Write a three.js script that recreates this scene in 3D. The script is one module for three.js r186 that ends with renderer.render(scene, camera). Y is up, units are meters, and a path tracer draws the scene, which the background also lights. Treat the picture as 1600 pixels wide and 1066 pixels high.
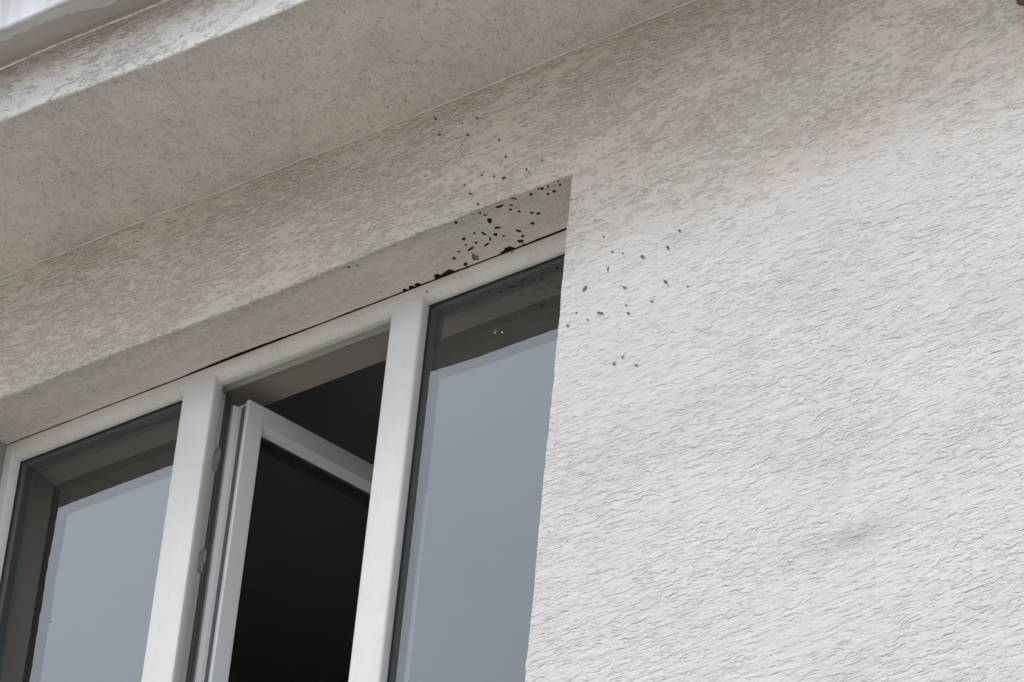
import * as THREE from 'three';
import { mergeGeometries, toCreasedNormals } from 'three/addons/utils/BufferGeometryUtils.js';

// ------------------------------------------------------------------ camera, sky, sun, exposure
const scene = new THREE.Scene();
const Y0 = 8.34;                       // height of the window head above the street
const camera = new THREE.PerspectiveCamera(7.23, 1024 / 682, 0.5, 900);
camera.position.set(4.985, Y0 - 6.742, 6.351);
camera.rotation.order = 'YXZ';
camera.rotation.set(38.041 * Math.PI / 180, 38.72 * Math.PI / 180, 5.732 * Math.PI / 180);
scene.add(camera);

let seed = 7;
const rnd = () => { seed = (seed * 1664525 + 1013904223) >>> 0; return seed / 4294967296; };
const gauss = () => (rnd() + rnd() + rnd() + rnd() - 2) * 1.0;
const hash = (ix, iy, s) => { let h = (ix * 374761393 + iy * 668265263 + s * 1274126177) | 0; h = Math.imul(h ^ (h >>> 13), 1274126177); h ^= h >>> 16; return (h >>> 0) / 4294967296; };
function vnoise(x, y, s = 0) {
  const ix = Math.floor(x), iy = Math.floor(y); let fx = x - ix, fy = y - iy;
  fx = fx * fx * (3 - 2 * fx); fy = fy * fy * (3 - 2 * fy);
  const a = hash(ix, iy, s), b = hash(ix + 1, iy, s), c = hash(ix, iy + 1, s), d = hash(ix + 1, iy + 1, s);
  return a + (b - a) * fx + (c - a) * fy + (a - b - c + d) * fx * fy;
}
function fbm(x, y, s = 0, n = 4) { let v = 0, a = 0.5, t = 0; for (let i = 0; i < n; i++) { v += a * vnoise(x, y, s + i * 17); t += a; x *= 2.03; y *= 2.03; a *= 0.5; } return v / t; }
const smooth = (a, b, x) => { const t = Math.min(1, Math.max(0, (x - a) / (b - a))); return t * t * (3 - 2 * t); };
const mixv = (a, b, t) => a + (b - a) * t;

function overcastSky() {
  const w = 1024, h = 512, data = new Float32Array(w * h * 4);
  for (let j = 0; j < h; j++) for (let i = 0; i < w; i++) {
    const el = ((j + 0.5) / h - 0.5) * Math.PI, az = ((i + 0.5) / w - 0.5) * Math.PI * 2;      // row 0 is straight down
    const e = Math.max(0, el) / (Math.PI / 2);
    const px = Math.cos(el) * Math.cos(az), py = Math.sin(el), pz = Math.cos(el) * Math.sin(az);
    const k = 1 / (0.35 + Math.max(0, py));
    const c = fbm(px * k * 2.6 + 20, pz * k * 2.6 + 20, 5, 5) - 0.5;
    const b = SKY.level * (SKY.low + (SKY.high - SKY.low) * Math.sin(e * Math.PI / 2)) * (1 + SKY.cloud * c);
    const off = Math.acos(Math.min(1, px * SKY.sun[0] + py * SKY.sun[1] + pz * SKY.sun[2])) / 0.5;
    const veil = 1 + SKY.glow * Math.exp(-off * off);                                    // cloud is brighter about the hidden sun
    const t = Math.min(1, e * 1.6), o = (j * w + i) * 4;
    const below = el < 0 ? 0.45 : 1;
    for (let q = 0; q < 3; q++) data[o + q] = b * veil * mixv(SKY.hazeTint[q], SKY.tint[q], t) * below;
    data[o + 3] = 1;
  }
  const tex = new THREE.DataTexture(data, w, h, THREE.RGBAFormat, THREE.FloatType);
  tex.mapping = THREE.EquirectangularReflectionMapping; tex.magFilter = tex.minFilter = THREE.LinearFilter; tex.needsUpdate = true;
  return tex;
}
const SKY = { sun: new THREE.Vector3(-2.8, 9.9, 7.2).normalize().toArray(), level: 1.06, glow: 2.2, low: 0.72, high: 1.12, cloud: 0.8, hazeTint: [0.96, 0.99, 1.03], tint: [0.815, 0.945, 1.15] };
scene.background = overcastSky();
scene.environment = scene.background;

const sun = new THREE.DirectionalLight(new THREE.Color().setRGB(1, 0.93, 0.84), 0.85);
sun.position.set(-3, Y0 + 9.6, 7.2); sun.target.position.set(-0.2, Y0 - 0.3, 0);
sun.castShadow = true; sun.shadow.radius = 24; sun.shadow.mapSize.set(2048, 2048);
Object.assign(sun.shadow.camera, { left: -8, right: 8, top: 8, bottom: -10, near: 0.5, far: 40 });
scene.add(sun, sun.target);

const renderer = new THREE.WebGLRenderer({ antialias: true });
renderer.setSize(1024, 682);
renderer.toneMapping = THREE.LinearToneMapping;
renderer.toneMappingExposure = 1;
renderer.shadowMap.enabled = true;

// ------------------------------------------------------------------ measures (metres, from the window head's right corner)
const XJ = -1.5426, D = 0.134, H = 0.334, O = 0.396, HG = 0.4985, SILL = -1.46;
const X0 = -7, X1 = 6;

// ------------------------------------------------------------------ building helpers
const named = {};
function numbered(n) { const k = named[n] = (named[n] ?? -1) + 1; return k ? n + '_' + String(k).padStart(3, '0') : n; }
function thing(name, label, category, pos = [0, 0, 0], kind) {
  const g = new THREE.Group(); g.name = numbered(name); g.position.set(...pos);
  g.userData = { label, category }; if (kind) g.userData.kind = kind;
  scene.add(g); return g;
}
function structure(name, geo, mat, label) {
  const m = new THREE.Mesh(geo, mat); m.name = name; m.userData = { kind: 'structure' }; if (label) m.userData.label = label;
  m.castShadow = m.receiveShadow = true; scene.add(m); return m;
}
// geometry is written from the window head's corner; a part is set back by where its thing stands
function part(parent, name, geo, mat, label) {
  const m = new THREE.Mesh(geo, mat); m.name = name; if (label) m.userData.label = label;
  let p = parent, x = 0, y = 0, z = 0; while (p && p !== scene) { x += p.position.x; y += p.position.y; z += p.position.z; p = p.parent; }
  m.position.set(-x, Y0 - y, -z); m.castShadow = m.receiveShadow = true; parent.add(m); return m;
}
function remap(geo, f) {                // moves every vertex; f is a rigid map that may mirror
  const p = geo.attributes.position, v = new THREE.Vector3();
  for (let i = 0; i < p.count; i++) { const q = f(v.fromBufferAttribute(p, i)); p.setXYZ(i, q[0], q[1], q[2]); }
  return geo;
}
function flip(geo) {
  const g = geo.index ? geo.toNonIndexed() : geo;
  for (const a of Object.values(g.attributes)) {
    const n = a.itemSize;
    for (let i = 0; i < a.count; i += 3) for (let k = 0; k < n; k++) { const t = a.array[(i + 1) * n + k]; a.array[(i + 1) * n + k] = a.array[(i + 2) * n + k]; a.array[(i + 2) * n + k] = t; }
  }
  return g;
}
function prism(profile, c0, c1, crease = 0.75) {
  const g = new THREE.ExtrudeGeometry(new THREE.Shape(profile.map(([a, b]) => new THREE.Vector2(a, b))), { depth: c1 - c0, bevelEnabled: false });
  g.translate(0, 0, c0); return { g, crease };
}
function finish(g, crease) { g.deleteAttribute('normal'); return toCreasedNormals(g, crease); }
const prismY = (profile, y0, y1, crease = 0.75) => finish(flip(remap(prism(profile, y0, y1).g, (v) => [v.x, v.z, v.y])), crease);     // profile in x, z
const prismX = (profile, x0, x1, crease = 0.75) => finish(remap(prism(profile, x0, x1).g, (v) => [v.z, v.x, v.y]), crease);            // profile in y, z
function box(x0, x1, y0, y1, z0, z1) { const g = new THREE.BoxGeometry(x1 - x0, y1 - y0, z1 - z0); g.translate((x0 + x1) / 2, (y0 + y1) / 2, (z0 + z1) / 2); return g; }
function uvs(geo, f) {
  const p = geo.attributes.position, a = new Float32Array(p.count * 2);
  for (let i = 0; i < p.count; i++) { const t = f(p.getX(i), p.getY(i), p.getZ(i)); a[2 * i] = t[0]; a[2 * i + 1] = t[1]; }
  geo.setAttribute('uv', new THREE.BufferAttribute(a, 2)); return geo;
}
function strip(A, B) {                  // a ribbon between two rows of points of equal length
  const pos = [], idx = [];
  A.forEach((a, i) => pos.push(...a, ...B[i]));
  for (let i = 0; i + 1 < A.length; i++) { const k = 2 * i; idx.push(k, k + 1, k + 2, k + 1, k + 3, k + 2); }
  const g = new THREE.BufferGeometry(); g.setAttribute('position', new THREE.Float32BufferAttribute(pos, 3)); g.setIndex(idx); g.computeVertexNormals(); return g;
}
function through(pts) {                 // smooth curve through [x, y] pairs, level beyond both ends
  return (x) => {
    if (x <= pts[0][0]) return pts[0][1];
    for (let i = 0; i + 1 < pts.length; i++) if (x <= pts[i + 1][0]) return mixv(pts[i][1], pts[i + 1][1], smooth(pts[i][0], pts[i + 1][0], x));
    return pts[pts.length - 1][1];
  };
}

// ------------------------------------------------------------------ render coats
function dataTex(w, h, put, srgb) {
  const d = new Uint8Array(w * h * 4), c = [0, 0, 0];
  for (let j = 0; j < h; j++) for (let i = 0; i < w; i++) {
    put(i, j, c); const o = (j * w + i) * 4;
    for (let k = 0; k < 3; k++) { let v = Math.min(1, Math.max(0, c[k])); if (srgb) v = v < 0.0031308 ? 12.92 * v : 1.055 * Math.pow(v, 1 / 2.4) - 0.055; d[o + k] = v * 255 + 0.5; }
    d[o + 3] = 255;
  }
  const t = new THREE.DataTexture(d, w, h); t.wrapS = t.wrapT = THREE.MirroredRepeatWrapping; t.magFilter = THREE.LinearFilter; t.minFilter = THREE.LinearMipmapLinearFilter; t.generateMipmaps = true;
  if (srgb) t.colorSpace = THREE.SRGBColorSpace; t.needsUpdate = true; return t;
}
// dragged render: worm-like grooves and torn lips where the float pulled the grains along, smooth skin between; mw x mh metres
function coat({ w, h, mw, mh, ox = 0, oy = 0, s, strokes, spots = 0, worms = 1, fx = 26, fy = 92, tone, grain = 1, relief, drag = 0.1, lenScale = 1, patch = 0.45, open = null, pitted = () => 0.6 }) {
  seed = s * 7919 + 3;
  const sx = w / mw, sy = h / mh, G = new Float32Array(w * h), Hh = new Float32Array(w * h);
  const dense = (x, y) => smooth(patch - 0.15, patch + 0.15, fbm(x * 5.5, y * 9, s, 3));
  for (let j = 0; j < h; j++) for (let i = 0; i < w; i++) {
    const x = i / sx + ox, y = j / sy + oy, o = j * w + i, d = open ? open(x, y, dense(x, y)) : dense(x, y);
    const wx = (vnoise(x * 34, y * 34, s + 40) - 0.5) * 0.018, wy = (vnoise(x * 38, y * 60, s + 41) - 0.5) * 0.0075 + (vnoise(x * 130, y * 170, s + 42) - 0.5) * 0.0026;
    const X = x + wx, Y = y + wy;
    const n1 = vnoise(X * fx, Y * fy, s + 43) * 0.62 + vnoise(X * fx * 2.3, Y * fy * 2.1, s + 44) * 0.38, n2 = vnoise(X * fx * 2.6 + 5, Y * fy * 1.9, s + 45), n3 = vnoise(X * fx * 6.5, Y * fy * 3.4, s + 49);
    const m1 = smooth(0.60 - 0.22 * d, 0.82 - 0.22 * d, vnoise(x * fx * 1.1, y * fy * 0.7, s + 46) * 0.55 + vnoise(x * fx * 3.1, y * fy * 2.1, s + 47) * 0.45);
    const m2 = smooth(0.58 - 0.2 * d, 0.76 - 0.2 * d, vnoise(x * fx * 1.9, y * fy * 1.1, s + 48));
    const g1 = (1 - smooth(0.01, 0.08, Math.abs(n1 - 0.5))) * m1, g2 = (1 - smooth(0.02, 0.14, Math.abs(n2 - 0.5))) * m2 * 0.7;
    const k3 = smooth(0.70, 0.84, n3) * m2 * pitted(x, y);           // grains torn out
    G[o] = Math.max(g1 * worms, g2 * worms, k3);
    Hh[o] = (n1 - 0.5) * 0.30 + (n2 - 0.5) * 0.14 * (0.4 + m2) + (n3 - 0.5) * 0.10 * (0.4 + m1);
  }
  const dab = (cx, cy, r, d) => {
    const rx = Math.max(0.55, r * sx), ry = Math.max(0.55, r * sy), x0 = Math.max(0, Math.floor(cx - 2 * rx)), x1 = Math.min(w - 1, Math.ceil(cx + 2 * rx)), y0 = Math.max(0, Math.floor(cy - 2 * ry)), y1 = Math.min(h - 1, Math.ceil(cy + 2 * ry));
    for (let y = y0; y <= y1; y++) for (let x = x0; x <= x1; x++) { const a = (x - cx) / rx, b = (y - cy) / ry, v = d * Math.exp(-(a * a + b * b)), o = y * w + x; if (v > G[o]) G[o] = v; }
  };
  for (let n = 0; n < strokes * mw * mh; n++) {
    const x = rnd() * mw, y = rnd() * mh;
    if (rnd() > dense(x + ox, y + oy) * 0.8 + 0.2) continue;
    const len = (0.005 + 0.04 * rnd() * rnd() * rnd()) * lenScale, r = 0.0005 + 0.0008 * rnd() * rnd(), d = 0.25 + 0.6 * rnd() * rnd(); let a = gauss() * drag, X = x, Y = y;
    const steps = Math.ceil(len / 0.0012), bend = gauss() * 0.12;
    for (let k = 0; k <= steps; k++) { const t = k / steps, taper = Math.sin(Math.PI * (0.08 + 0.84 * t)); dab(X * sx, Y * sy, r * (0.6 + 0.8 * taper * rnd()), d * taper * (0.5 + 0.5 * rnd())); X += Math.cos(a) * 0.0012; Y += Math.sin(a) * 0.0012 + gauss() * 0.0005; a += bend * gauss(); }
  }
  for (let n = 0; n < spots * mw * mh; n++) { const x = rnd() * mw, y = rnd() * mh; if (rnd() > dense(x + ox + 3, y + oy)) continue; const r = 0.0007 + 0.0016 * rnd() * rnd() * rnd(), d = 0.3 + 0.7 * rnd(); dab(x * sx, y * sy, r, d); if (rnd() < 0.4) dab(x * sx + gauss() * 3, y * sy + gauss() * 3, r * 0.8, d * 0.8); }
  const map = dataTex(w, h, (i, j, c) => {
    const x = i / sx + ox, y = j / sy + oy, g = G[j * w + i];
    tone(x, y, g, c);
    const n = 1 + (vnoise(x * 420, y * 520, s + 3) - 0.5) * 0.08 * grain + (fbm(x * 45, y * 90, s + 9, 3) - 0.5) * 0.12 * grain;
    c[0] *= n; c[1] *= n; c[2] *= n;
  }, true);
  const bump = dataTex(w, h, (i, j, c) => {
    const x = i / sx + ox, y = j / sy + oy, o = j * w + i;
    c[0] = c[1] = c[2] = 0.58 - 0.30 * G[o] + Hh[o] + (vnoise(x * 300, y * 420, s + 5) - 0.5) * 0.10 * grain;
  }, false);
  return new THREE.MeshStandardMaterial({ map, bumpMap: bump, bumpScale: relief, roughness: 0.93 });
}
const WT = { ox: -1.75, oy: -1.65, mw: 3.0, mh: 2.0 };
const wallUV = (x, y) => [(x - WT.ox) / WT.mw, (y - WT.oy) / WT.mh];
const M = {};
M.wall = coat({
  w: 2048, h: 2048, ...WT, s: 11, strokes: 2600, spots: 9000, fx: 29, fy: 145, drag: 0.09, lenScale: 1.4, relief: 0.0084,
  pitted: (x, y) => 0.25 + 0.9 * smooth(-0.3, 0.02, y + (vnoise(x * 6, y * 8, 5) - 0.5) * 0.2),
  open: (x, y, d) => d * 0.8 - 0.14 + 0.7 * smooth(-0.3, 0.0, y) * (0.4 + d) - 0.5 * Math.exp(-(((x - 0.62) / 0.3) ** 2 + ((y + 1.3) / 0.08) ** 2)),
  tone(x, y, g, c) {
    const low = fbm(x * 2.2, y * 3.4, 31, 4) - 0.5, mid = fbm(x * 9, y * 16, 37, 3) - 0.5;
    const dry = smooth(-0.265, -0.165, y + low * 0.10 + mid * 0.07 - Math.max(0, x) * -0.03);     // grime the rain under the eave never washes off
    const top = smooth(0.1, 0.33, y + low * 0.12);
    let r = 0.645, gg = 0.602, b = 0.568;
    const v = 1 + low * 0.07 + mid * 0.05; r *= v; gg *= v; b *= v;
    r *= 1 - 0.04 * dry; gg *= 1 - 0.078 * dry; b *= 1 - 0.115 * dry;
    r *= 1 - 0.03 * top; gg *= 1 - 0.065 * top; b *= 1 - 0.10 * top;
    const ochre = smooth(0.55, 0.72, fbm(x * 6 + 9, y * 10, 41, 3)) * smooth(-0.36, -0.16, y) * 0.3;
    gg *= 1 - 0.05 * ochre; b *= 1 - 0.16 * ochre;
    const blot = Math.exp(-(((x - 0.7) / 0.12) ** 2 + ((y + 1.13) / 0.035) ** 2)) * (0.5 + mid * 2);
    const damp = smooth(0.5, 0.7, fbm(x * 3.2 + 4, y * 7 + 2, 53, 4)) * 0.045 + Math.max(0, blot) * 0.3;
    r *= 1 - damp; gg *= 1 - damp; b *= 1 - damp * 0.95;
    const rust = Math.exp(-(((x - 1.035) / 0.035) ** 2 + ((y + 0.03) / 0.06) ** 2)) * (0.7 + mid);
    r *= 1 - 0.45 * rust; gg *= 1 - 0.6 * rust; b *= 1 - 0.7 * rust;
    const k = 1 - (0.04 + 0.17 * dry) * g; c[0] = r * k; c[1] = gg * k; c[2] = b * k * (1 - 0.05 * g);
  },
});
M.soffit = coat({
  w: 2048, h: 512, mw: 2.4, mh: 0.44, ox: -1.7, oy: -0.02, s: 23, strokes: 700, spots: 13000, worms: 0.25, fx: 60, fy: 75, relief: 0.005, drag: 0.9, lenScale: 0.3, grain: 1.2, patch: 0.5,
  tone(x, y, g, c) {
    const low = fbm(x * 4, y * 8, 61, 4) - 0.5, mid = fbm(x * 14, y * 18, 67, 3) - 0.5, t = smooth(-0.15, 0.2, low), v = 1 + low * 0.22 + mid * 0.16;
    const edge = 0.07 * smooth(0.3, 0.4, y);
    c[0] = mixv(0.61, 0.59, t) * v * (1 - 0.55 * g) * (1 - edge); c[1] = mixv(0.556, 0.548, t) * v * (1 - 0.55 * g) * (1 - edge); c[2] = mixv(0.49, 0.475, t) * v * (1 - 0.55 * g) * (1 - edge);
  },
});
M.lintel = coat({
  w: 2048, h: 256, mw: 1.6, mh: 0.15, ox: -1.57, oy: -0.14, s: 37, strokes: 900, spots: 9000, worms: 0.3, fx: 50, fy: 110, relief: 0.0045, drag: 0.5, lenScale: 0.4, grain: 1.2,
  open: (x, y, d) => Math.min(1, 0.5 * d + 0.9 * smooth(-0.05, -0.01, y)),
  tone(x, y, g, c) {
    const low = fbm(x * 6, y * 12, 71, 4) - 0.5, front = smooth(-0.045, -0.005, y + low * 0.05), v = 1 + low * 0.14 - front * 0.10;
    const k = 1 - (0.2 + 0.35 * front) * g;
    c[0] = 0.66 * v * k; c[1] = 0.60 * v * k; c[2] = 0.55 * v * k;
  },
});
M.fascia = coat({
  w: 2048, h: 256, mw: 2.4, mh: 0.19, ox: -1.7, oy: H - 0.01, s: 43, strokes: 2500, spots: 4000, relief: 0.014, drag: 0.12,
  tone(x, y, g, c) {
    const low = fbm(x * 3, y * 7, 81, 4) - 0.5, up = smooth(H + 0.06, H + 0.16, y + low * 0.08), v = 1 + low * 0.16;
    const k = 1 - 0.14 * g;
    c[0] = 0.70 * v * k * (1 - 0.28 * up); c[1] = 0.655 * v * k * (1 - 0.34 * up); c[2] = 0.61 * v * k * (1 - 0.40 * up);
  },
});
const flat = (r, g, b, rough = 0.9, extra = {}) => new THREE.MeshStandardMaterial({ color: new THREE.Color().setRGB(r, g, b), roughness: rough, ...extra });
M.mortar = flat(0.10, 0.085, 0.075);
M.pit = new THREE.MeshStandardMaterial({ vertexColors: true, roughness: 0.95 });
M.caulk = flat(0.62, 0.58, 0.51);
M.plaster = flat(0.40, 0.345, 0.31);
// white window paint with a film of street dust
const paintMap = dataTex(1024, 1024, (i, j, c) => { const n = fbm(i / 60, j / 60, 91, 4) - 0.5, f = vnoise(i * 0.7, j * 0.12, 93) - 0.5, v = 1 + n * 0.09 + f * 0.02 - smooth(0.62, 0.8, fbm(i / 9, j / 70, 94, 3)) * 0.03; c[0] = 0.665 * v; c[1] = 0.645 * v; c[2] = 0.622 * v; }, true);
M.sashPaint = flat(0.80, 0.795, 0.79, 0.4);
M.paint = new THREE.MeshStandardMaterial({ map: paintMap, roughness: 0.55 });
const dirtyMap = dataTex(1024, 256, (i, j, c) => { const n = fbm(i / 40, j / 25, 95, 4) - 0.5, sp = smooth(0.72, 0.8, vnoise(i * 0.5, j * 0.5, 97)) * 0.12, v = 1 + n * 0.16 - sp; c[0] = 0.66 * v; c[1] = 0.625 * v; c[2] = 0.585 * v; }, true);
M.dusty = new THREE.MeshStandardMaterial({ map: dirtyMap, roughness: 0.5 });
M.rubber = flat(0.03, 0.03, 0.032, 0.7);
M.seal = flat(0.16, 0.165, 0.17, 0.6);
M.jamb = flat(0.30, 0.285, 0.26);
M.spacer = flat(0.095, 0.10, 0.10, 0.6);
M.gear = flat(0.13, 0.125, 0.125, 0.5, { metalness: 0.3 });
M.clip = flat(0.36, 0.35, 0.34, 0.45);
M.pane = new THREE.MeshPhysicalMaterial({ color: new THREE.Color().setRGB(0.93, 0.95, 0.95), roughness: 0.0, transmission: 1, thickness: 0, ior: 1.74, side: THREE.DoubleSide });
M.innerPane = new THREE.MeshPhysicalMaterial({ color: new THREE.Color().setRGB(0.93, 0.95, 0.95), roughness: 0.0, transmission: 1, thickness: 0, ior: 1.4, side: THREE.DoubleSide });
M.gutter = new THREE.MeshStandardMaterial({ roughness: 0.5, map: dataTex(1024, 256, (i, j, c) => { const st = smooth(0.5, 0.75, fbm(i / 22, j / 300, 111, 4)) * 0.22, v = (1 + (fbm(i / 50, j / 50, 113, 4) - 0.5) * 0.14) * (1 - st); c[0] = 0.53 * v; c[1] = 0.505 * v; c[2] = 0.50 * v; }, true) });
const underMap = dataTex(2048, 256, (i, j, c) => {
  const x = i / 2048 * 2.4 - 1.7, y = j / 256, n = fbm(x * 9, 1.5, 101, 4) - 0.5 + (fbm(x * 45, 4.5, 103, 3) - 0.5) * 0.35, line = 0.66 + n * 0.5;
  const t = smooth(line - 0.02, line + 0.02, y), edge = Math.exp(-(((y - line) / 0.02) ** 2)) * 0.25, v = (1 + (fbm(x * 12, y * 3, 107, 3) - 0.5) * 0.2) * (1 - edge);
  c[0] = mixv(0.40, 0.52, t) * v; c[1] = mixv(0.365, 0.50, t) * v; c[2] = mixv(0.32, 0.48, t) * v;
}, true);
M.gutterUnder = new THREE.MeshStandardMaterial({ map: underMap, roughness: 0.75 });
M.rust = flat(0.11, 0.06, 0.05, 0.85, { metalness: 0.2 });
M.roof = flat(0.22, 0.13, 0.10);
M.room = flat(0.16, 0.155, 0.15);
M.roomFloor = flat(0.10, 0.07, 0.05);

// ------------------------------------------------------------------ ground
{
  const t = dataTex(512, 512, (i, j, c) => { const v = 0.37 * (0.8 + 0.4 * fbm(i / 30, j / 30, 121, 5)); c[0] = v * 1.10; c[1] = v; c[2] = v * 0.84; }, true);
  t.wrapS = t.wrapT = THREE.RepeatWrapping; t.repeat.set(80, 80);
  const g = new THREE.CircleGeometry(400, 64); g.rotateX(-Math.PI / 2);
  structure('ground', g, new THREE.MeshStandardMaterial({ map: t, roughness: 0.95 }));
}

// ------------------------------------------------------------------ house wall
const house = thing('house_wall', 'dragged pale render wall of a house, grimy under the eave, peppered with impact holes round the window', 'wall');
const edgeLow = through([[-1.32, -0.0018], [-1.02, -0.0020], [-0.72, -0.0062], [-0.43, 0.0021], [-0.2, 0.004], [0, 0.0015]]);
const rough = (t, s) => (vnoise(t * 55, 0.5, s) - 0.5) * 0.0036 + (vnoise(t * 160, 0.5, s + 1) - 0.5) * 0.0026 + (vnoise(t * 14, 0.5, s + 2) - 0.5) * 0.004;
const headEdge = (x) => edgeLow(x) + rough(x, 201) * 0.8;
const jambEdge = (y) => rough(y, 211) * 0.65;
const leftEdge = (y) => rough(y, 221);
const NX = 380, NY = 300, CH = 0.0038;
const xs = Array.from({ length: NX + 1 }, (_, i) => XJ + (0 - XJ) * i / NX), ys = Array.from({ length: NY + 1 }, (_, i) => SILL * i / NY);
const wallHoles = [], lintelHoles = [];
const ring = (cx, cy, ax, ay, bx, by, n, s) => Array.from({ length: n }, (_, i) => { const t = i / n * Math.PI * 2, k = 0.78 + 0.44 * vnoise(Math.cos(t) * 1.3 + s * 7.3, Math.sin(t) * 1.3 + 11, 5); return [cx + (ax * Math.cos(t) + bx * Math.sin(t)) * k, cy + (ay * Math.cos(t) + by * Math.sin(t)) * k]; });
// a broken-out hollow: mouth, crumbling sides, bottom; put() turns (a, b, depth) into a place
function hollow(mouth, cx, cy, depth, put, inner, lip, s) {
  const n = mouth.length, pos = [], col = [], idx = [];
  const levels = [[lip && lip[0] > 0.57 && inner[0] < 0.2 ? 1.55 : 1.22, -0.0004, 1], [1.0, -0.0007, 0.9], [0.94, 0.3, 0.35], [0.8, 0.75, 0.06], [0.45, 1, 0]];
  if (!lip) levels.shift();
  levels.forEach(([k, d, f], l) => mouth.forEach(([x, y], i) => {
    const j = l > (lip ? 1 : 0) ? 0.85 + 0.3 * hash(i, s + l, 9) : 1, dd = d > 0 ? d * depth : lip ? d : 0.0;
    pos.push(...put(cx + (x - cx) * k * (l > (lip ? 1 : 0) ? j : 1), cy + (y - cy) * k * (l > (lip ? 1 : 0) ? j : 1), dd));
    for (let q = 0; q < 3; q++) col.push(mixv(inner[q], (lip || inner)[q], lip ? f : 0) * (0.85 + 0.3 * hash(i, s + l, 3)));
  }));
  const L = levels.length;
  pos.push(...put(cx, cy, depth)); col.push(...inner);
  for (let l = 0; l + 1 < L; l++) for (let i = 0; i < n; i++) { const a = l * n + i, b = l * n + (i + 1) % n; idx.push(a, b, a + n, b, b + n, a + n); }
  for (let i = 0; i < n; i++) idx.push((L - 1) * n + i, (L - 1) * n + (i + 1) % n, L * n);
  const g = new THREE.BufferGeometry(); g.setAttribute('position', new THREE.Float32BufferAttribute(pos, 3)); g.setAttribute('color', new THREE.Float32BufferAttribute(col, 3)); g.setIndex(idx);
  return toCreasedNormals(g, 0.5);
}
const pendingWall = [], pendingLintel = [];
function lintelPit(...v) {
  const [x, z, ax, az, bx, bz] = v.map((t) => t / 1000), s = lintelHoles.length + 400, m = ring(x, z, ax * 1.12, az * 1.12, bx * 1.12, bz * 1.12, 14, s), size = Math.hypot(ax, az) + Math.hypot(bx, bz);
  lintelHoles.push(m); pendingLintel.push([m, x, z, Math.min(0.013, size * 1.1), s]);
}
function wallPit(...v) {
  const [x, y, ax, ay, bx, by] = v.map((t) => t / 1000), s = wallHoles.length + 600, m = ring(x, y, ax * 0.85, ay * 0.85, bx * 0.85, by * 0.85, 14, s), size = Math.hypot(ax, ay) + Math.hypot(bx, by);
  wallHoles.push(m); pendingWall.push([m, x, y, Math.min(0.007, size * 0.34), s]);
}
// pits in the window head underside: centre x, z, then the two half-axes of the mouth (mm)
lintelPit(-39.6, -17, 2.1, -1.2, -2, -2.9);
lintelPit(-77, -7.9, 3.5, -2, -2.2, -3.1);
lintelPit(-60.6, -26.5, 2.7, -1.6, -2, -2.9);
lintelPit(-75.5, -27.6, 2.9, -1.7, -1.6, -2.3);
lintelPit(-106.6, -13.4, 2.5, -1.5, -2.2, -3.1);
lintelPit(-144, -8.9, 3.9, -4, -1.6, -1.8);
lintelPit(-159.8, -20.4, 3.3, -1.9, -1.4, -2);
lintelPit(-169.1, -32, 2.6, -1.5, -2, -2.9);
lintelPit(-156.8, -43.8, 2.9, -1.7, -1.8, -2.6);
lintelPit(-136.6, -59.8, 3.5, -2, -1.8, -2.6);
lintelPit(-127.1, -67.3, 3.8, -1.6, -1.8, -3);
lintelPit(-154.1, -86.6, 3.3, -1.9, -2.4, -3.5);
lintelPit(-183.2, -13.8, 8.7, -0.6, -1.5, -3.4);
lintelPit(-229.4, -11.6, 2.2, -1.2, -1.8, -2.6);
lintelPit(-223.4, -21.1, 3.5, -2, -1.6, -2.3);
lintelPit(-224.2, -39.3, 3.9, -2.2, -4.1, -5.8);
lintelPit(-286, -9.7, 2.6, -1.5, -2.3, -3.2);
lintelPit(-223.5, -64.1, 7.1, -1.5, -1.6, -3.1);
lintelPit(-192, -92.7, 4.1, -3.2, -2, -2.5);
lintelPit(-193.8, -109.1, 2.6, -1.5, -2, -2.9);
lintelPit(-206.2, -119.6, 4.9, -2.8, -2.9, -4.1);
lintelPit(-239, -78.9, 3.6, -2, -2.5, -3.5);
lintelPit(-226.8, -90.7, 2.8, -1.6, -1.4, -2);
lintelPit(-272.7, -54.8, 3, -1.7, -1.4, -2);
lintelPit(-301.8, -58.6, 4.4, -0.1, -1.8, -4.4);
lintelPit(-286.7, -79.5, 2.8, -1.6, -1.9, -2.6);
lintelPit(-308.1, -76.3, 2.6, -1.5, -1.5, -2);
lintelPit(-306.6, -89.9, 8.8, 1.5, -0.8, -3.1);
lintelPit(-332.5, -86.2, 3, -1.7, -1.4, -1.9);
lintelPit(-353.6, -98.1, 3, -1.7, -2.1, -2.9);
lintelPit(-343.4, -123.8, 3.6, -2, -3.2, -4.4);
lintelPit(-257.3, -65.6, 1.8, -5.4, -2.5, -1.8);
lintelPit(-255.5, -84.2, 2, -1.1, -3.5, -4.9);
lintelPit(-271, -95, 7.2, 1.5, -0.6, -2.8);
lintelPit(-551.8, -12.4, 2.2, -1.3, -1.8, -2.5);
lintelPit(-534.6, -17.5, 1.7, -1, -1.2, -1.6);
lintelPit(-61.8, -7.2, 1.6, -0.9, -1.7, -2.4);
lintelPit(-37.2, -6.8, 1.6, -0.9, -1.4, -2);
lintelPit(-84.4, -6.8, 1.6, -0.9, -1.4, -2);
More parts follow.
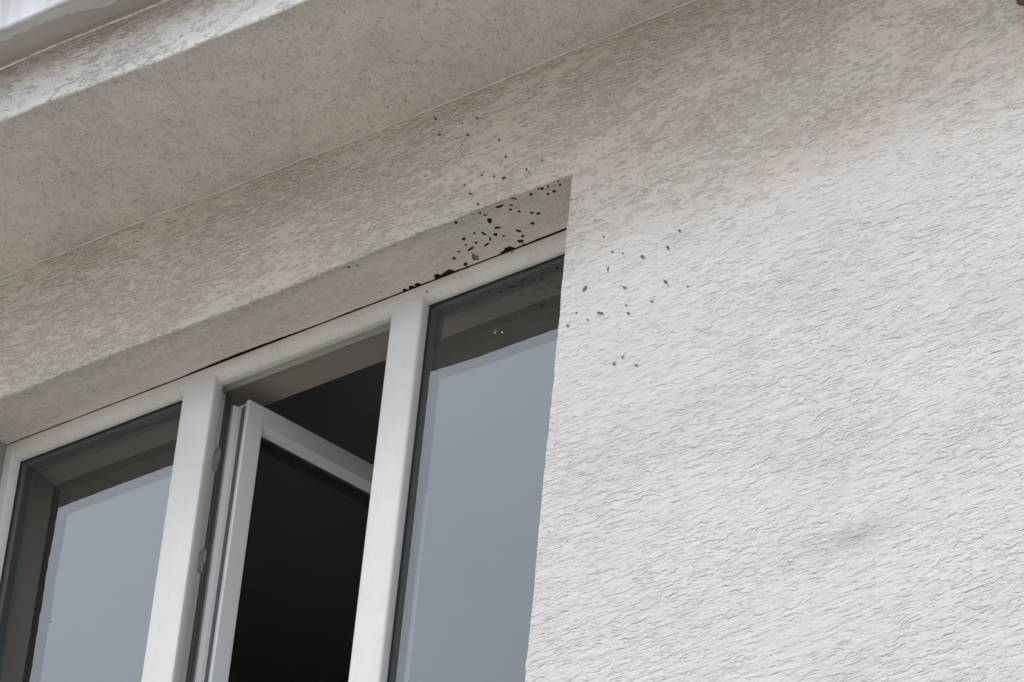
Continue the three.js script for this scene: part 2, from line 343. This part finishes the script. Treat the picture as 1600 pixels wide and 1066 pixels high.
// pits in the wall face: centre x, y, then the two half-axes of the mouth (mm)
wallPit(271.7, -254.8, 4.9, -6, -2.2, -2.1);
wallPit(247.8, -286.7, 4.8, -7.3, -3.2, -1.7);
wallPit(189, -284.7, 5.8, -7.9, -3, -2.1);
wallPit(116.4, -243.5, 4.6, -1.9, 0.3, -3.3);
wallPit(141.2, -256.7, 3.1, -1.2, 0.3, -3.3);
wallPit(92.7, -195.8, 3.1, -1.3, 0.3, -3.3);
wallPit(109.3, -283.1, 3.1, -1.7, -0.4, -7.6);
wallPit(57.3, -310.5, 6.2, 5.9, 4.4, -5.3);
wallPit(152.7, -345.9, 6.1, -3.5, -0.3, -3.7);
wallPit(248, -369.6, 6.7, -8.2, -2.6, -2.5);
wallPit(301.1, -402.1, 3, -1.2, 0.2, -3.2);
wallPit(219.9, -405.3, 5.2, -3, -0.3, -2.9);
wallPit(160, -390.8, 3.7, -2.8, -0.8, -2.6);
wallPit(166.9, -413.3, 5.7, -4.9, -1.3, -3);
wallPit(99.8, -386.4, 9.8, -6.5, -0.8, -4.2);
wallPit(43.5, -363.4, 3.5, -3.3, -1.3, -2.2);
wallPit(71, -391.4, 3.7, -2.8, -0.8, -2.6);
wallPit(24.9, -388, 5.2, -3.9, -1, -3.3);
wallPit(162, -517.4, 3.7, -1.5, 0.4, -4.7);
wallPit(143.8, -525.9, 4.3, -6.3, -3.2, -1.7);
wallPit(194.9, -548.7, 4.5, -4.8, -1.9, -2.4);
wallPit(-360, 297.5, 5.6, -6.8, -2.8, -2.7);
wallPit(-345.8, 249.6, 6.5, -5.1, -1, -3.6);
wallPit(-271.9, 216.8, 6.3, -5.5, -1.6, -3.9);
wallPit(-253.2, 252.8, 4.1, -5, -2.3, -2.2);
wallPit(-289.7, 254.3, 3.3, -1.4, 0.3, -2.7);
wallPit(-189.8, 167.9, 4.1, -1.7, 0.4, -4.4);
wallPit(-169.2, 115.9, 4.9, -2.1, 0.5, -5.2);
wallPit(-224.6, 91.6, 4.1, -1.7, 0.4, -4.3);
wallPit(-193.7, 75, 2.6, 0.5, 2.9, -5.5);
wallPit(-167.6, 60.7, 8.1, -3.4, 0.7, -6.9);
wallPit(-113.2, 59.4, 2.8, 0.2, 2.9, -6.4);
wallPit(-106.3, 48.5, 3.2, -1.3, 0.3, -3.4);
wallPit(-248.5, 53.6, 8, -6.1, -0.8, -2.8);
wallPit(-226.6, 17.9, 4.9, -2, 0.5, -5.1);
wallPit(-266.3, 84.2, 3.3, -1.4, 0.5, -5.2);
wallPit(-77.2, 67.5, 3.2, -1.3, 0.3, -3.4);
wallPit(-283.5, 195.3, 3.3, -1.4, 0.4, -3.5);
{ // chipped mortar corner beside the crack: a shallow three-cornered break
  const m = [[-0.3119, -0.1012], [-0.3063, -0.1168], [-0.3126, -0.1256], [-0.3236, -0.1225], [-0.319, -0.111]];
  const dense = m.flatMap((p, i) => { const q = m[(i + 1) % m.length]; return [0, 1, 2].map((k) => [mixv(p[0], q[0], k / 3) + (hash(i, k, 3) - 0.5) * 0.0012, mixv(p[1], q[1], k / 3) + (hash(i, k, 4) - 0.5) * 0.0012]); });
  lintelHoles.push(dense); pendingLintel.push([dense, -0.3147, -0.1157, 0.0035, 777, [0.20, 0.19, 0.175]]);
}
// the face, cut round the window and round every pit
{
  const v2 = (a) => a.map(([x, y]) => new THREE.Vector2(x, y));
  const shape = new THREE.Shape(v2([[X0, -Y0], [X1, -Y0], [X1, H + 0.03], [X0, H + 0.03]]));
  const outline = [...xs.map((x) => [x, headEdge(x) + CH]), ...ys.slice(1).map((y) => [jambEdge(y) + CH, y]), ...[...ys].reverse().slice(0, -1).map((y) => [XJ + leftEdge(y) - CH, y])];
  shape.holes.push(new THREE.Path(v2(outline)), ...wallHoles.map((m) => new THREE.Path(v2(m))));
  part(house, 'wall_face', uvs(new THREE.ShapeGeometry(shape), wallUV), M.wall);
  pendingWall.forEach(([m, x, y, d, s]) => part(house, 'impact_hole', hollow(m, x, y, d, (a, b, t) => [a, b, -t], y < -0.15 ? [0.36, 0.35, 0.34] : [0.20, 0.18, 0.16], y < -0.15 ? [0.64, 0.62, 0.6] : [0.60, 0.57, 0.54], s), M.pit));
}
// underside of the window head, cut round its pits; its back edge leaves an open crack above the frame
const chips = [[-0.2407, 0.013, 0.0125], [-0.256, 0.007, 0.008], [-0.3875, 0.013, 0.0135], [-0.401, 0.006, 0.010], [-0.4145, 0.009, 0.0145], [-0.466, 0.007, 0.011], [-0.4812, 0.007, 0.0095], [-0.4979, 0.006, 0.009], [-0.206, 0.006, 0.005], [-0.345, 0.005, 0.004]];
const crack = (x) => {
  let g = 0.0014 + 0.0023 * smooth(0.3, 0.75, fbm(x * 7, 2.5, 231, 3)) + (vnoise(x * 120, 0.5, 233)) * 0.0012;
  g *= 0.6 + 0.7 * smooth(-1.3, -1.05, x) * (1 - 0.2 * smooth(-0.35, -0.05, x)) + 0.5 * Math.exp(-(((x + 0.92) / 0.05) ** 2));
  for (const [c, wd, dep] of chips) g = Math.max(g, dep * Math.exp(-(((x - c) / wd) ** 4)) * (0.8 + 0.4 * vnoise(x * 400, 0.5, 235)));
  return g;
};
{
  const v2 = (a) => a.map(([x, y]) => new THREE.Vector2(x, y));
  const xf = Array.from({ length: 1200 }, (_, i) => XJ + (0.0 - XJ) * i / 1199);
  const shape = new THREE.Shape(v2([...xs.map((x) => [x, -CH]), ...[...xf].reverse().map((x) => [x, -D + crack(x)])]));
  shape.holes.push(...lintelHoles.map((m) => new THREE.Path(v2(m))));
  const drop = (x, z) => headEdge(x) * Math.max(0, 1 + z / D);
  let g = new THREE.ShapeGeometry(shape);
  uvs(g, (x, z) => [(x + 1.57) / 1.6, (z + 0.14) / 0.15]);
  g = remap(g, (v) => [v.x, drop(v.x, v.y), v.y]); { const nn = g.attributes.normal; for (let i = 0; i < nn.count; i++) nn.setXYZ(i, 0, -1, 0); }
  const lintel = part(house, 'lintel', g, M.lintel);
  pendingLintel.forEach(([m, x, z, d, s, c]) => part(lintel, c ? 'broken_patch' : 'impact_hole', hollow(m, x, z, d, (a, b, t) => [a, drop(a, b) + t, b], c || [0.09, 0.072, 0.062], null, s), M.pit));
  // torn thickness of the plaster along the crack
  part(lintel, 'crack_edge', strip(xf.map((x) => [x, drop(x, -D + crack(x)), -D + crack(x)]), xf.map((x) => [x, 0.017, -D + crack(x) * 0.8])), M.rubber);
  // the worn arrises round the opening
  const round = (f, n = 4) => Array.from({ length: n }, (_, k) => f(Math.sin(k / n * Math.PI / 2), 1 - Math.cos(k / n * Math.PI / 2), Math.sin((k + 1) / n * Math.PI / 2), 1 - Math.cos((k + 1) / n * Math.PI / 2)));
  const headArris = mergeGeometries(round((s0, c0, s1, c1) => strip(xs.map((x) => [x, headEdge(x) + CH * (1 - s0), -CH * c0]), xs.map((x) => [x, mixv(headEdge(x) + CH * (1 - s1), drop(x, -CH), s1), -CH * c1]))));
  part(house, 'head_arris', uvs(headArris, wallUV), M.wall);
  for (const [edge, base, sg] of [[jambEdge, 0, 1], [leftEdge, XJ, -1]]) {
    const arris = mergeGeometries(round((s0, c0, s1, c1) => strip(ys.map((y) => [base + edge(y) + sg * CH * (1 - s0), y, -CH * c0]), ys.map((y) => [base + edge(y) + sg * CH * (1 - s1), y, -CH * c1]))));
    part(house, 'jamb_arris', uvs(arris, wallUV), M.wall);
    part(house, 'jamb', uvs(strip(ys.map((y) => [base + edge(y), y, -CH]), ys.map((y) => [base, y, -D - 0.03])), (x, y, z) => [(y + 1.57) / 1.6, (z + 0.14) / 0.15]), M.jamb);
  }
}
// masonry behind the render, with the inner reveal
part(house, 'masonry', mergeGeometries([box(X0, X1, 0.018, H + 0.28, -0.30, -0.02), box(X0, XJ - 0.02, -Y0, 0.018, -0.30, -0.02), box(0.02, X1, -Y0, 0.018, -0.30, -0.02), box(XJ - 0.02, 0.02, -Y0, SILL - 0.03, -0.30, -0.02)]), M.mortar);
part(house, 'inner_reveal', mergeGeometries([box(XJ - 0.018, 0.018, 0.004, 0.016, -0.299, -0.206), box(XJ - 0.018, XJ - 0.004, SILL, 0.004, -0.299, -0.206), box(0.004, 0.018, SILL, 0.004, -0.299, -0.206)]), M.plaster);
{ // metal sill under the window
  const prof = [[SILL, -D - 0.02], [SILL - 0.02, 0.035], [SILL - 0.045, 0.038], [SILL - 0.045, 0.035], [SILL - 0.024, 0.03], [SILL - 0.028, -D - 0.02]];
  part(house, 'window_sill', prismX(prof, XJ - 0.03, 0.03), M.paint);
}

// ------------------------------------------------------------------ the dark room behind
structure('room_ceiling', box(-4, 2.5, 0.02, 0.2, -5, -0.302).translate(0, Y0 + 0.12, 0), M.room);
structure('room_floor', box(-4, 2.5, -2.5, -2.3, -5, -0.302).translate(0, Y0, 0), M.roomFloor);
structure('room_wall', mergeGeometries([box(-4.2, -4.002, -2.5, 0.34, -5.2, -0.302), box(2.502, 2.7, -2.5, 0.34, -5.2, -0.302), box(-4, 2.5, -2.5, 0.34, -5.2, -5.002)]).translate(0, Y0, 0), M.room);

// ------------------------------------------------------------------ eave
const eave = thing('roof_eave', 'rendered roof eave with speckled grey soffit overhanging the window wall', 'eave', [0, Y0 + H, 0]);
{
  const n = 520, ex = Array.from({ length: n + 1 }, (_, i) => i < 1 ? X0 : i > n - 1 ? X1 : -2.2 + 3.4 * i / n);
  const joint = (x) => through([[-1.2, 0.010], [-0.8, 0.001], [-0.5, -0.006], [-0.3, -0.006], [0.05, 0]])(x), lip = (x) => through([[-1.1, 0.016], [-0.92, 0.006], [-0.75, -0.003], [-0.45, -0.009]])(x);
  const j1 = ex.map((x) => [x, H + joint(x), 0]), o1 = ex.map((x) => [x, H + lip(x) + rough(x, 241) * 0.5, O - 0.003]);
  part(eave, 'soffit', uvs(strip(j1, o1), (x, y, z) => [(x + 1.7) / 2.4, (z + 0.02) / 0.44]), M.soffit);
  const f0 = ex.map((x, i) => [x, o1[i][1] + 0.003, O]), f1 = ex.map((x) => [x, HG + 0.2, O]);
  const fUV = (x, y) => [(x + 1.7) / 2.4, (y - H + 0.01) / 0.19];
  part(eave, 'fascia', uvs(mergeGeometries([strip(o1, f0), strip(f0, f1)]), fUV), M.fascia);
  part(eave, 'joint_fillet', strip(ex.map((x, i) => [x, j1[i][1] - 0.0012 - 0.003 * vnoise(x * 40, 0.5, 243), 0.001]), ex.map((x, i) => [x, j1[i][1] - 0.0008, 0.002 + 0.004 * vnoise(x * 30, 0.5, 245)])), M.caulk);
  part(eave, 'roof_slab', mergeGeometries([box(X0, X1, H + 0.04, HG + 0.19, -0.3, O - 0.01)]), M.mortar);
}
// ------------------------------------------------------------------ gutter, roof
{
  const g = thing('rain_gutter', 'white painted box gutter with stained underside along the eave edge', 'gutter', [0, Y0 + HG, O]);
  part(g, 'gutter_face', prismX([[0.489, 0.4945], [0.4885, 0.4985], [0.491, 0.502], [0.4955, 0.503], [0.500, 0.501], [0.56, 0.503], [0.605, 0.507], [0.612, 0.512], [0.617, 0.507], [0.612, 0.501], [0.56, 0.498], [0.497, 0.497]], X0, X1, 0.9), M.gutter);
  uvs(g.children[0].geometry, (x, y, z) => [x * 0.5, y * 4 + z]);
  const ex = Array.from({ length: 200 }, (_, i) => -2.2 + 3.6 * i / 199); ex[0] = X0; ex[199] = X1;
  const gl = through([[-1.1, 0.006], [-0.8, -0.001], [-0.45, -0.004]]);
  const back = ex.map((x) => [x, HG + gl(x) + (vnoise(x * 9, 0.5, 251) - 0.5) * 0.003, O + 0.0015 + 0.0015 * vnoise(x * 30, 0.5, 253)]);
  const mid = ex.map((x, i) => [x, back[i][1] - 0.004, O + 0.02]), frt = ex.map((x) => [x, 0.4905, 0.4965]);
  part(g, 'gutter_underside', uvs(mergeGeometries([strip(back, mid), strip(mid, frt)]), (x, y, z) => [(x + 1.7) / 2.4, (z - O) / 0.1]), M.gutterUnder);
  const r = thing('roof', 'tiled roof slope above the eave gutter', 'roof', [0, Y0 + 0.7, 0]);
  part(r, 'roof_slope', prismX([[0.70, 0.40], [0.76, 0.43], [3.2, -4.6], [3.1, -4.65]], X0, X1), M.roof);
}
// ------------------------------------------------------------------ window
const win = thing('window', 'white three-part window with dusty frame, fixed side panes and the middle casement swung open inwards', 'window', [XJ / 2, Y0 + SILL, -D]);
const ZF = -D, GZ = -0.159;
const tile = (s) => (x, y, z) => [x * s + z * s * 0.7, y * s + z * s * 0.6];
{
  // head of the frame: flat face, sloped bead, dark glazing line, rebate
  const head = [[-0.0012, ZF], [-0.025, ZF], [-0.0275, ZF - 0.001], [-0.038, ZF - 0.0135], [-0.0398, ZF - 0.0165], [-0.0398, ZF - 0.0255], [-0.037, ZF - 0.027], [-0.014, ZF - 0.029], [-0.014, ZF - 0.070], [-0.0012, ZF - 0.070]];
  part(win, 'frame_head', uvs(prismX(head, XJ + 0.001, -0.001), (x, y, z) => [x * 0.9, y * 3 + z * 3]), M.dusty);
  const sideL = [[XJ + 0.001, ZF - 0.0006], [XJ + 0.020, ZF - 0.0006], [XJ + 0.0215, ZF - 0.002], [XJ + 0.0275, ZF - 0.0155], [XJ + 0.0275, ZF - 0.07], [XJ + 0.001, ZF - 0.07]];
  part(win, 'frame_stile', uvs(prismY(sideL, SILL + 0.002, -0.0265), tile(1.3)), M.paint);
  part(win, 'frame_stile', uvs(prismY(sideL.map(([x, z]) => [XJ - x, z]), SILL + 0.002, -0.0265), tile(1.3)), M.paint);
  part(win, 'frame_sill', uvs(prismX([[SILL + 0.002, ZF - 0.001], [SILL + 0.06, ZF - 0.001], [SILL + 0.068, ZF - 0.016], [SILL + 0.068, ZF - 0.07], [SILL + 0.002, ZF - 0.07]], XJ + 0.03, -0.03), tile(1.3)), M.paint);
}
function mullion(xl, xr) {
  const b = 0.005, r = (k) => [xr - b + b * Math.sin(k), ZF + 0.0012 - b * (1 - Math.cos(k))], l = (k) => [xl + b - b * Math.sin(k), ZF + 0.0012 - b * (1 - Math.cos(k))], q = Math.PI / 2;
  const prof = [l(q), l(q * 0.66), l(q * 0.33), l(0), r(0), r(q * 0.33), r(q * 0.66), r(q), [xr, ZF - 0.0255], [xr - 0.001, ZF - 0.027], [xr - 0.024, ZF - 0.029], [xr - 0.024, ZF - 0.082], [xl + 0.02, ZF - 0.082], [xl + 0.02, ZF - 0.03], [xl, ZF - 0.03]];
  return part(win, 'mullion', uvs(prismY(prof, SILL + 0.06, -0.0285, 0.6), tile(1.3)), M.paint);
}
const A1 = -1.0627, A2 = -0.9785, B1 = -0.5302, B2 = -0.4517;
mullion(A1, A2); mullion(B1, B2);
// fixed panes: double glazing, dark glazing gasket, spacer
for (const [x0, x1] of [[XJ + 0.0275, A1], [B2, -0.0275]]) {
  const y0 = SILL + 0.068, y1 = -0.0398, cx = (x0 + x1) / 2, cy = (y0 + y1) / 2;
  const sheet = (z) => { const g = new THREE.PlaneGeometry(x1 - x0 + 0.02, y1 - y0 + 0.02, 1, 1); g.translate(cx, cy, z); return g; };
  const p = part(win, 'glass_pane', sheet(GZ), M.pane);
  part(win, 'glass_pane', sheet(GZ - 0.0155), M.innerPane);
  const bars = (w, z0, z1, e) => mergeGeometries([box(x0 + e, x0 + e + w, y0, y1, z0, z1), box(x1 - e - w, x1 - e, y0, y1, z0, z1), box(x0 + e + w, x1 - e - w, y1 - w - e, y1 - e, z0, z1), box(x0 + e + w, x1 - e - w, y0 + e, y0 + e + w, z0, z1)]);
  part(win, 'gasket', bars(0.0018, GZ + 0.0004, GZ + 0.0034, 0.0002), M.rubber);
  part(win, 'spacer_bar', bars(0.0045, GZ - 0.046, GZ - 0.001, -0.004), M.spacer);
}
// chips in the right pane where fragments struck, and dents on the frame head
{
  const splat = (r, s) => { const g = new THREE.SphereGeometry(r, 9, 6); const p = g.attributes.position; for (let i = 0; i < p.count; i++) { const k = 0.75 + 0.5 * vnoise(p.getX(i) / r * 2 + s * 9, p.getY(i) / r * 2 + 7, s); p.setXYZ(i, p.getX(i) * k, p.getY(i) * k, p.getZ(i) * 0.12); } g.computeVertexNormals(); return g; };
  const chalk = flat(0.62, 0.64, 0.62, 0.6), soot = flat(0.07, 0.065, 0.06), grey = flat(0.24, 0.22, 0.2);
  const ringGeo = new THREE.TorusGeometry(0.0042, 0.0008, 5, 14); ringGeo.scale(0.8, 1.2, 0.5);
  for (const [x, y, geo, m] of [[-0.2786, -0.173, ringGeo, grey], [-0.2786, -0.1745, splat(0.0016, 3), chalk], [-0.2607, -0.1816, splat(0.002, 4), chalk], [-0.2689, -0.0983, splat(0.0012, 5), chalk], [-0.2756, -0.052, splat(0.0014, 6), grey], [-0.2393, -0.056, splat(0.0014, 7), grey], [-0.225, -0.054, splat(0.0010, 8), chalk], [-1.3566, -0.5029, splat(0.002, 9), soot]])
    part(win, 'glass_chip', geo.clone().translate(x, y, GZ + 0.0006), m);
  for (const [x, y, r] of [[-0.4436, -0.0235, 0.0034], [-0.3766, -0.0141, 0.0022], [-0.3597, -0.018, 0.0024], [-0.236, -0.006, 0.003], [-0.19, -0.02, 0.0015], [-0.31, -0.026, 0.0012]])
    part(win, 'impact_mark', splat(r, r * 900).translate(x, y, ZF + 0.0002), grey);
}
// middle casement, swung into the room on its left edge
{
  const TH = 73.6 * Math.PI / 180, OX = -0.9535, OZ = -0.2165, c = Math.cos(TH), s = Math.sin(TH), WID = 0.47, TOP = -0.045, BOT = SILL + 0.075;
  const sash = new THREE.Group(); sash.name = 'casement'; sash.userData.label = 'middle casement swung open into the dark room'; sash.position.set(0, 0, 0); win.add(sash);
  const swing = (g) => { remap(g, (v) => [OX + v.x * c + v.z * s, v.y, OZ - v.x * s + v.z * c]); g.deleteAttribute('normal'); return toCreasedNormals(g, 0.6); };
  // u from the hinge edge, w towards the outside
  const edge = [[0.0025, 0], [0, -0.0025], [0, -0.009], [0.003, -0.0105], [0.003, -0.024], [0.0005, -0.0255], [-0.001, -0.036], [-0.012, -0.038], [-0.012, -0.060], [0.043, -0.060], [0.043, -0.03], [0.0485, -0.0185], [0.042, -0.0015], [0.040, 0]];
  const stile = (f) => uvs(swing(prismY(edge.map(([u, w]) => [f(u), w]), BOT, TOP - 0.001)), tile(1.3));
  part(sash, 'stile', stile((u) => u), M.sashPaint); part(sash, 'stile', stile((u) => WID - u), M.sashPaint);
  const rail = [[TOP, 0], [TOP - 0.046, 0], [TOP - 0.048, -0.0015], [TOP - 0.0585, -0.0185], [TOP - 0.052, -0.022], [TOP - 0.052, -0.060], [TOP + 0.012, -0.060], [TOP + 0.012, -0.038], [TOP, -0.036]];
  part(sash, 'top_rail', uvs(swing(prismX(rail.map(([y, w]) => [y, w - 0.0004]), 0.0405, WID - 0.0405)), tile(1.3)), M.sashPaint);
  part(sash, 'bottom_rail', uvs(swing(prismX(rail.map(([y, w]) => [BOT + TOP - y, w - 0.0004]), 0.0405, WID - 0.0405)), tile(1.3)), M.sashPaint);
  part(sash, 'gasket', swing(box(0.0455, 0.0485, BOT + 0.06, TOP - 0.06, -0.0225, -0.0195)), M.rubber);
  part(sash, 'spacer_bar', swing(box(0.044, WID - 0.044, TOP - 0.0586, TOP - 0.0525, -0.0595, -0.0225)), M.rubber);
  part(sash, 'edge_seal', swing(box(-0.0005, 0.0028, BOT, TOP - 0.012, -0.0225, -0.0125)), M.seal);
  for (const [w, m] of [[-0.020, M.pane], [-0.0355, M.innerPane]]) { const g = new THREE.PlaneGeometry(WID - 0.09, TOP - BOT - 0.11); g.translate(WID / 2, (TOP + BOT) / 2, w); part(sash, 'glass_pane', swing(g), m); }
  // hinge side of the opening: ribbed gear strip with two keeper clips
  const gear = []; for (let k = 0; k < 4; k++) gear.push(box(A2 - 0.0235, A2 - 0.0205 + (k % 2) * 0.0012, SILL + 0.07, -0.031, ZF - 0.0815 + k * 0.0048, ZF - 0.078 + k * 0.0048));
  part(win, 'hinge_strip', mergeGeometries(gear), M.gear);
  for (const y of [-0.205, -0.46]) {
    const k = part(win, 'keeper_clip', mergeGeometries([box(A2 - 0.0225, A2 - 0.0196, y - 0.022, y + 0.022, ZF - 0.066, ZF - 0.040), box(A2 - 0.0225, A2 - 0.0192, y + 0.004, y + 0.034, ZF - 0.068, ZF - 0.056)]), M.clip);
  }
}
// ------------------------------------------------------------------ rusty fixing at the far right of the wall
{
  const f = thing('wall_bracket', 'rusty iron bracket on the wall under the eave at the far right', 'bracket', [1.026, Y0, 0]);
  part(f, 'base_plate', uvs(new THREE.CylinderGeometry(0.018, 0.02, 0.006, 18).rotateX(Math.PI / 2).translate(1.026, 0.0, 0.003), tile(4)), M.rust);
  const curve = new THREE.CatmullRomCurve3([[1.026, 0, 0.004], [1.028, 0.006, 0.03], [1.036, 0.03, 0.05], [1.042, 0.07, 0.05]].map((p) => new THREE.Vector3(...p)));
  part(f, 'hook', new THREE.TubeGeometry(curve, 20, 0.006, 8), M.rust);
}
renderer.render(scene, camera);
